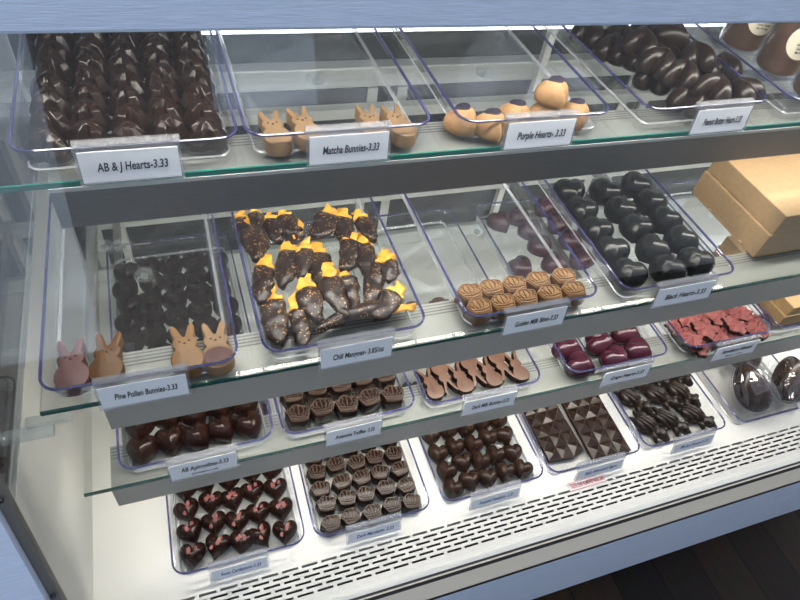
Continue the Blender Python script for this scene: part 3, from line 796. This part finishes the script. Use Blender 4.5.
# lowest shelf
ab = protoset('dark_heart', heart_mesh('dark_heart', 'choc_gloss', .043, .044, .030, .18, .32, 2.2, rnd=.25))
grid([ab], 2, 0, 5, 10, .026, .0365, .032, .0375, 'plain dark heart', 'left tray, lowest shelf', 'chocolate', 'plain dark hearts on the lowest shelf', .2, .35, .0016, .004)
cb, ct = crown_meshes('choc', 'choc_relief', .038, .022)
cr = ('crown_truffle', [('body', cb), ('crown_relief', ct)])
grid([cr], 2, 1, 5, 4, .028, .0362, .033, .037, 'crown truffle', 'lowest shelf', 'chocolate', 'crown truffles on the lowest shelf', 0, .18, .001, .003)
H2 = [(0, -.5), (.1, -.49), (.18, -.44), (.225, -.36), (.235, -.27), (.21, -.17), (.15, -.09), (.12, -.05), (.165, .0), (.17, .06), (.14, .12), (.105, .15), (.13, .25), (.175, .36), (.2, .44), (.19, .49), (.15, .49), (.1, .41), (.05, .29), (.025, .2)]
H2 = [(x * .061, y * .061) for x, y in H2 + [(0, .17)] + [(-x, y) for x, y in reversed(H2[1:])]]
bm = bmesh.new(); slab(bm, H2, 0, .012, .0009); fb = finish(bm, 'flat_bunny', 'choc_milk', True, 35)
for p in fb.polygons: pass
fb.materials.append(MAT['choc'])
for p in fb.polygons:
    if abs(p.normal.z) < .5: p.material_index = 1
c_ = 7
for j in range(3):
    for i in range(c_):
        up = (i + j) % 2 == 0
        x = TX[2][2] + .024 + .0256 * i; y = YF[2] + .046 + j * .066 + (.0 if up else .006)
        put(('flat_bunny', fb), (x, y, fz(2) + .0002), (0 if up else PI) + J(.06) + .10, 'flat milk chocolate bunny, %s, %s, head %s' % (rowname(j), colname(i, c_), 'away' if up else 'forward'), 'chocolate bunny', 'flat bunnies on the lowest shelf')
gh = protoset('purple_heart', heart_mesh('purple_heart', 'choc_grape', .052, .052, .031, .2, .34, 2.8, rnd=.4))
zc = lambda x, y: (530 + x / 5, 290 + y / 5)
GH = [(zc(255, 372), 'front left'), (zc(435, 340), 'front middle'), (zc(545, 298), 'front right'), (zc(190, 282), 'second row left'), (zc(355, 258), 'second row middle'), (zc(485, 212), 'second row right'),
      ((522, 267), 'third row left, seen through the crown tray'), ((501, 221), 'back left'), ((520, 216), 'back row, second from left'), ((532, 230), 'left column, third from back'), ((542, 246), 'middle column, fourth from back'), ((556, 263), 'middle column, fifth from back'),
      ((547, 206), 'back right'), ((560, 223), 'right column, second from back'), ((572, 240), 'right column, third from back'), ((583, 258), 'right column, fourth from back')]
for (u, v), l in GH:
    putpx(gh, 2, u, v, .014, .6 + J(.5), 'glossy purple heart, %s of its tray' % l, 'chocolate', 'purple hearts on the lowest shelf')
# strawberry bark
def bark_meshes(seed):
    rnd = random.Random(seed); pts = []
    n = 22
    for i in range(n):
        a = 2 * PI * i / n; r = .0225 * (1 + .16 * math.cos(5 * a + seed) + (.10 if i % 2 else -.10) + .1 * (rnd.random() - .5))
        pts.append((r * math.cos(a), r * .9 * math.sin(a)))
    bm = bmesh.new(); slab(bm, pts, 0, .008, .0012); base = finish(bm, 'chocolate_base', 'choc')
    bm = bmesh.new(); c = bm.verts.new((0, 0, .0145)); rim = [bm.verts.new((x * .96, y * .96, .0085 + (.002 if i % 2 else 0))) for i, (x, y) in enumerate(pts)]
    mid = [bm.verts.new((x * .55, y * .55, .0125 + (.0022 if i % 2 else -.0006))) for i, (x, y) in enumerate(pts)]; low = [bm.verts.new((x * .96, y * .96, .0078)) for x, y in pts]
    for i in range(n):
        k = (i + 1) % n
        bm.faces.new((rim[i], rim[k], mid[k], mid[i])); bm.faces.new((mid[i], mid[k], c)); bm.faces.new((low[i], low[k], rim[k], rim[i]))
    bm.faces.new(low)
    return ('bark_piece', [('chocolate_base', base), ('strawberry_top', finish(bm, 'strawberry_top', 'bark_pink'), (0, 0, 0), 'pink strawberry topping')])
bk = [bark_meshes(s) for s in range(4)]
zc = lambda x, y: (640 + x / 5, 280 + y / 5)
BK = [((205, 225), .0, 'back left'), ((265, 285), 0.012, 'front left corner'), ((330, 235), .018, 'left of centre'), ((300, 320), 0, 'front, second from left'), ((395, 180), .006, 'back, left of centre'), ((400, 268), .004, 'front centre'),
      ((480, 215), .016, 'centre, on top'), ((500, 150), .008, 'back right'), ((455, 265), .0, 'front, right of centre'), ((565, 195), .002, 'right edge, back'), ((590, 240), .010, 'front right corner'), ((240, 185), .010, 'back left, on top'), ((440, 140), .0, 'back centre'), ((320, 170), .0, 'left, behind the front pieces')]
for i, (q, dz, l) in enumerate(BK):
    u, v = zc(*q); putpx(bk[i % 4], 2, u, v, .012, i * 1.3, 'pink strawberry bark piece, %s of its tray' % l, 'chocolate bark', 'strawberry bark pieces', dz, J(.12), J(.12))

# deck trays
rp = []
for s in range(3):
    hm = heart_mesh('shell', 'choc_gloss', .041, .043, .027, .18, .32, 1.7)
    bm = bmesh.new(); rnd = random.Random(s); n = 9
    for q in range(4):
        ax, ay = rnd.uniform(-.006, .006), rnd.uniform(-.008, .008)
        slab(bm, [(ax + .0032 * rnd.uniform(.5, 1.3) * math.cos(2 * PI * i / n), ay + .0042 * rnd.uniform(.5, 1.3) * math.sin(2 * PI * i / n)) for i in range(n)], -(abs(ax) + abs(ay)) * .16, .0014, .0003)
    rp.append(('petal_heart', [('shell', hm), ('petal_topping', finish(bm, 'petal_topping', 'petal_rose'), (0, .001, .0264), 'rose petal flakes')]))
grid(rp, 3, 0, 5, 7, .030, .0356, .028, .0375, 'petal-topped dark heart', 'deck', 'chocolate', 'petal-topped hearts on the deck', 0, .45, .002, .004, -.0008)
db, dt = crown_meshes('choc', 'choc_relief', .0355, .022)
dc = ('crown_chocolate', [('body', db), ('crown_relief', dt)])
grid([dc], 3, 1, 5, 9, .030, .0352, .022, .0310, 'crown chocolate', 'deck', 'chocolate', 'crown chocolates on the deck', 0, .25, .0018, .003, -.0006)
rh = protoset('plain_heart', heart_mesh('plain_heart', 'choc_mid', .040, .040, .028, .16, .36, 2.1, ridge=.08, rnd=.22))
grid([rh], 3, 2, 5, 7, .031, .0345, .026, .0355, 'small plain heart', 'deck', 'chocolate', 'small plain hearts on the deck', -.3, .35, .0022, .004, -.0006)
# faceted bars
def bar_mesh(seed, nx, ny, s, chip):
    rnd = random.Random(seed); bm = bmesh.new(); h = .009; g = {}; LN = []
    for i in range(nx + 1):
        for j in range(ny + 1):
            yy = j * s + (chip * math.sin(i * 2.1 + 1) if j == 0 else 0)
            g[i, j] = bm.verts.new((i * s, yy, h + (.0008 if (i + j) % 2 else 0)))
    for i in range(nx):
        for j in range(ny):
            c = bm.verts.new(((i + .5 + .1 * (rnd.random() - .5)) * s, (j + .5) * s, h + .0035 + .0028 * rnd.random()))
            q = [g[i, j], g[i + 1, j], g[i + 1, j + 1], g[i, j + 1]]
            for k in range(4):
                bm.faces.new((q[k], q[(k + 1) % 4], c)); LN.append((q[k].co.copy(), c.co.copy())); LN.append((q[k].co.copy(), q[(k + 1) % 4].co.copy()))
    rimv = [g[i, 0] for i in range(nx + 1)] + [g[nx, j] for j in range(1, ny + 1)] + [g[i, ny] for i in range(nx - 1, -1, -1)] + [g[0, j] for j in range(ny - 1, 0, -1)]
    low = [bm.verts.new((v.co.x, v.co.y, 0)) for v in rimv]
    n = len(rimv)
    for k in range(n): bm.faces.new((rimv[k], low[k], low[(k + 1) % n], rimv[(k + 1) % n]))
    bm.faces.new(low)
    es = [e for e in bm.edges if e.calc_face_angle(0) > .1]
    bmesh.ops.bevel(bm, geom=es, offset=.0009, segments=1, affect='EDGES')
    n0 = len(bm.faces)
    for p, q in LN:
        d = (q - p); sd = Vector((-d.y, d.x, 0)).normalized() * .0008; up = Vector((0, 0, .0008)); dn = Vector((0, 0, -.001))
        w_ = [bm.verts.new(x) for x in (p - sd + dn, p + up, p + sd + dn, q - sd + dn, q + up, q + sd + dn)]
        bm.faces.new((w_[0], w_[1], w_[4], w_[3])).material_index = 1; bm.faces.new((w_[1], w_[2], w_[5], w_[4])).material_index = 1
    return finish(bm, 'chocolate_bar', ['choc', 'choc_relief'])
zb_ = lambda x, y: at(530 + x / 7.27, 390 + y / 7.27, fz(3) + .010)
a, b = zb_(150, 525), zb_(385, 430); s_ = (b - a).xy.length / 3
tag(link('chocolate_bar', bar_mesh(3, 3, 7, s_, .004), None, (a.x, a.y, fz(3) + .0003), (0, 0, math.atan2((b - a).y, (b - a).x) * .3)), 'faceted dark chocolate bar with ragged front edge, left of two', 'chocolate bar', 'faceted bars on the deck')
a, b = zb_(465, 505), zb_(735, 440); s_ = (b - a).xy.length / 3
tag(link('chocolate_bar', bar_mesh(5, 3, 7, s_, 0), None, (a.x, a.y, fz(3) + .0003), (0, 0, math.atan2((b - a).y, (b - a).x) * .5)), 'faceted dark chocolate bar with straight edges, right of two', 'chocolate bar', 'faceted bars on the deck')
# frogs
fg = protoset('chocolate_frog', frog_mesh('chocolate_frog', 'choc_satin', 1.25))
zc = lambda x, y: (590 + x / 3.752, 340 + y / 3.752)
FR = [[(225, 328), (303, 308), (400, 288)], [(165, 228), (265, 215), (345, 202)], [(135, 150), (235, 140), (315, 128)]]
for j, row in enumerate(FR):
    for i, q in enumerate(row):
        u, v = zc(*q); putpx(fg, 3, u, v, .010, .62 + J(.12), 'chocolate frog with ribbed back, %s, %s' % (rowname(j), ('left', 'middle', 'right')[i]), 'chocolate frog', 'chocolate frogs on the deck')
# wrapped eggs
def egg_meshes():
    bm = bmesh.new(); bmesh.ops.create_uvsphere(bm, u_segments=28, v_segments=18, radius=1)
    for v in bm.verts:
        k = 1 - .16 * v.co.z; v.co = Vector((v.co.x * .034 * k, v.co.y * .034 * k, .052 + v.co.z * .052))
    tiltm = Matrix.Translation((0, -.040, .024)) @ Matrix.Rotation(-1.05, 4, 'X')
    bm.transform(tiltm); egg = finish(bm, 'egg', 'choc_gloss', True)
    bm = bmesh.new(); n = 26; rings = []
    for z, r in ((.0005, .032), (.004, .039), (.02, .043), (.045, .043), (.07, .038), (.090, .028), (.106, .014), (.114, .007), (.122, .014), (.132, .022)):
        row = []
        for i in range(n):
            a = 2 * PI * i / n; q = Vector((math.cos(a) * r, math.sin(a) * r, z))
            w = 1 + .05 * random.uniform(-1, 1) + .10 * noise.noise(q * 60) + (.18 * math.sin(a * 7) if z > .08 else .03 * math.sin(a * 9 + z * 60)); row.append((q.x * w, q.y * w, z))
        rings.append(row)
    loft(bm, rings, cap1=False); bm.transform(tiltm)
    for v in bm.verts: v.co.z = max(v.co.z, .0004)
    wrap = finish(bm, 'cellophane', 'cello', False)
    bm = bmesh.new(); box(bm, -.016, .016, -.0005, .0005, -.012, .012); tg = finish(bm, 'tag', 'paper')
    return egg, wrap, tg
eg, wr, tgm = egg_meshes()
for k, (x, y, lab) in enumerate(((*at(752, 391, fz(3) + .045).xy, 'chocolate egg wrapped in clear cellophane, nearest the tray front'), (*at(789, 383, fz(3) + .045).xy, 'chocolate egg in cellophane behind, with a blue-lettered tag'), (*at(742, 352, fz(3) + .045).xy, 'chocolate egg in cellophane at the back of its tray'))):
    t = thing('wrapped_egg', lab, 'chocolate egg', (x, y, fz(3) + .0005), (0, 0, (.15, -.5, .3)[k]), 'cellophane wrapped eggs')
    link('egg', eg, t); link('cellophane', wr, t)
    if k == 1:
        tg = link('tag', tgm, t, (.022, -.050, .040), (-.35, .2, -1.1 - .3)); link('lettering', text_mesh('Egg', .012, 'blueink', .2, .02), tg, (0, -.0008, 0), (PI / 2, 0, 0))
        bm = bmesh.new(); cyl(bm, (0, .0, .02), .0006, .02, n=6); link('string', finish(bm, 'string', 'paper'), tg)

# ------------------------------------------------------------------ daylight and room light
w = bpy.data.worlds.new('world'); S.world = w; w.use_nodes = True
t = w.node_tree; bg = t.nodes['Background']
tc = t.nodes.new('ShaderNodeTexCoord'); sx = t.nodes.new('ShaderNodeSeparateXYZ'); rp_ = t.nodes.new('ShaderNodeValToRGB')
rp_.color_ramp.elements[0].position = .45; rp_.color_ramp.elements[0].color = (.02, .02, .022, 1)
rp_.color_ramp.elements[1].position = .62; rp_.color_ramp.elements[1].color = (1.10, 1.20, 1.40, 1)
mr = t.nodes.new('ShaderNodeMapRange'); mr.inputs['From Min'].default_value = -1; mr.inputs['From Max'].default_value = 1
t.links.new(tc.outputs['Generated'], sx.inputs[0]); t.links.new(sx.outputs['Z'], mr.inputs[0]); t.links.new(mr.outputs[0], rp_.inputs[0]); t.links.new(rp_.outputs[0], bg.inputs[0])
bg.inputs[1].default_value = 1.0
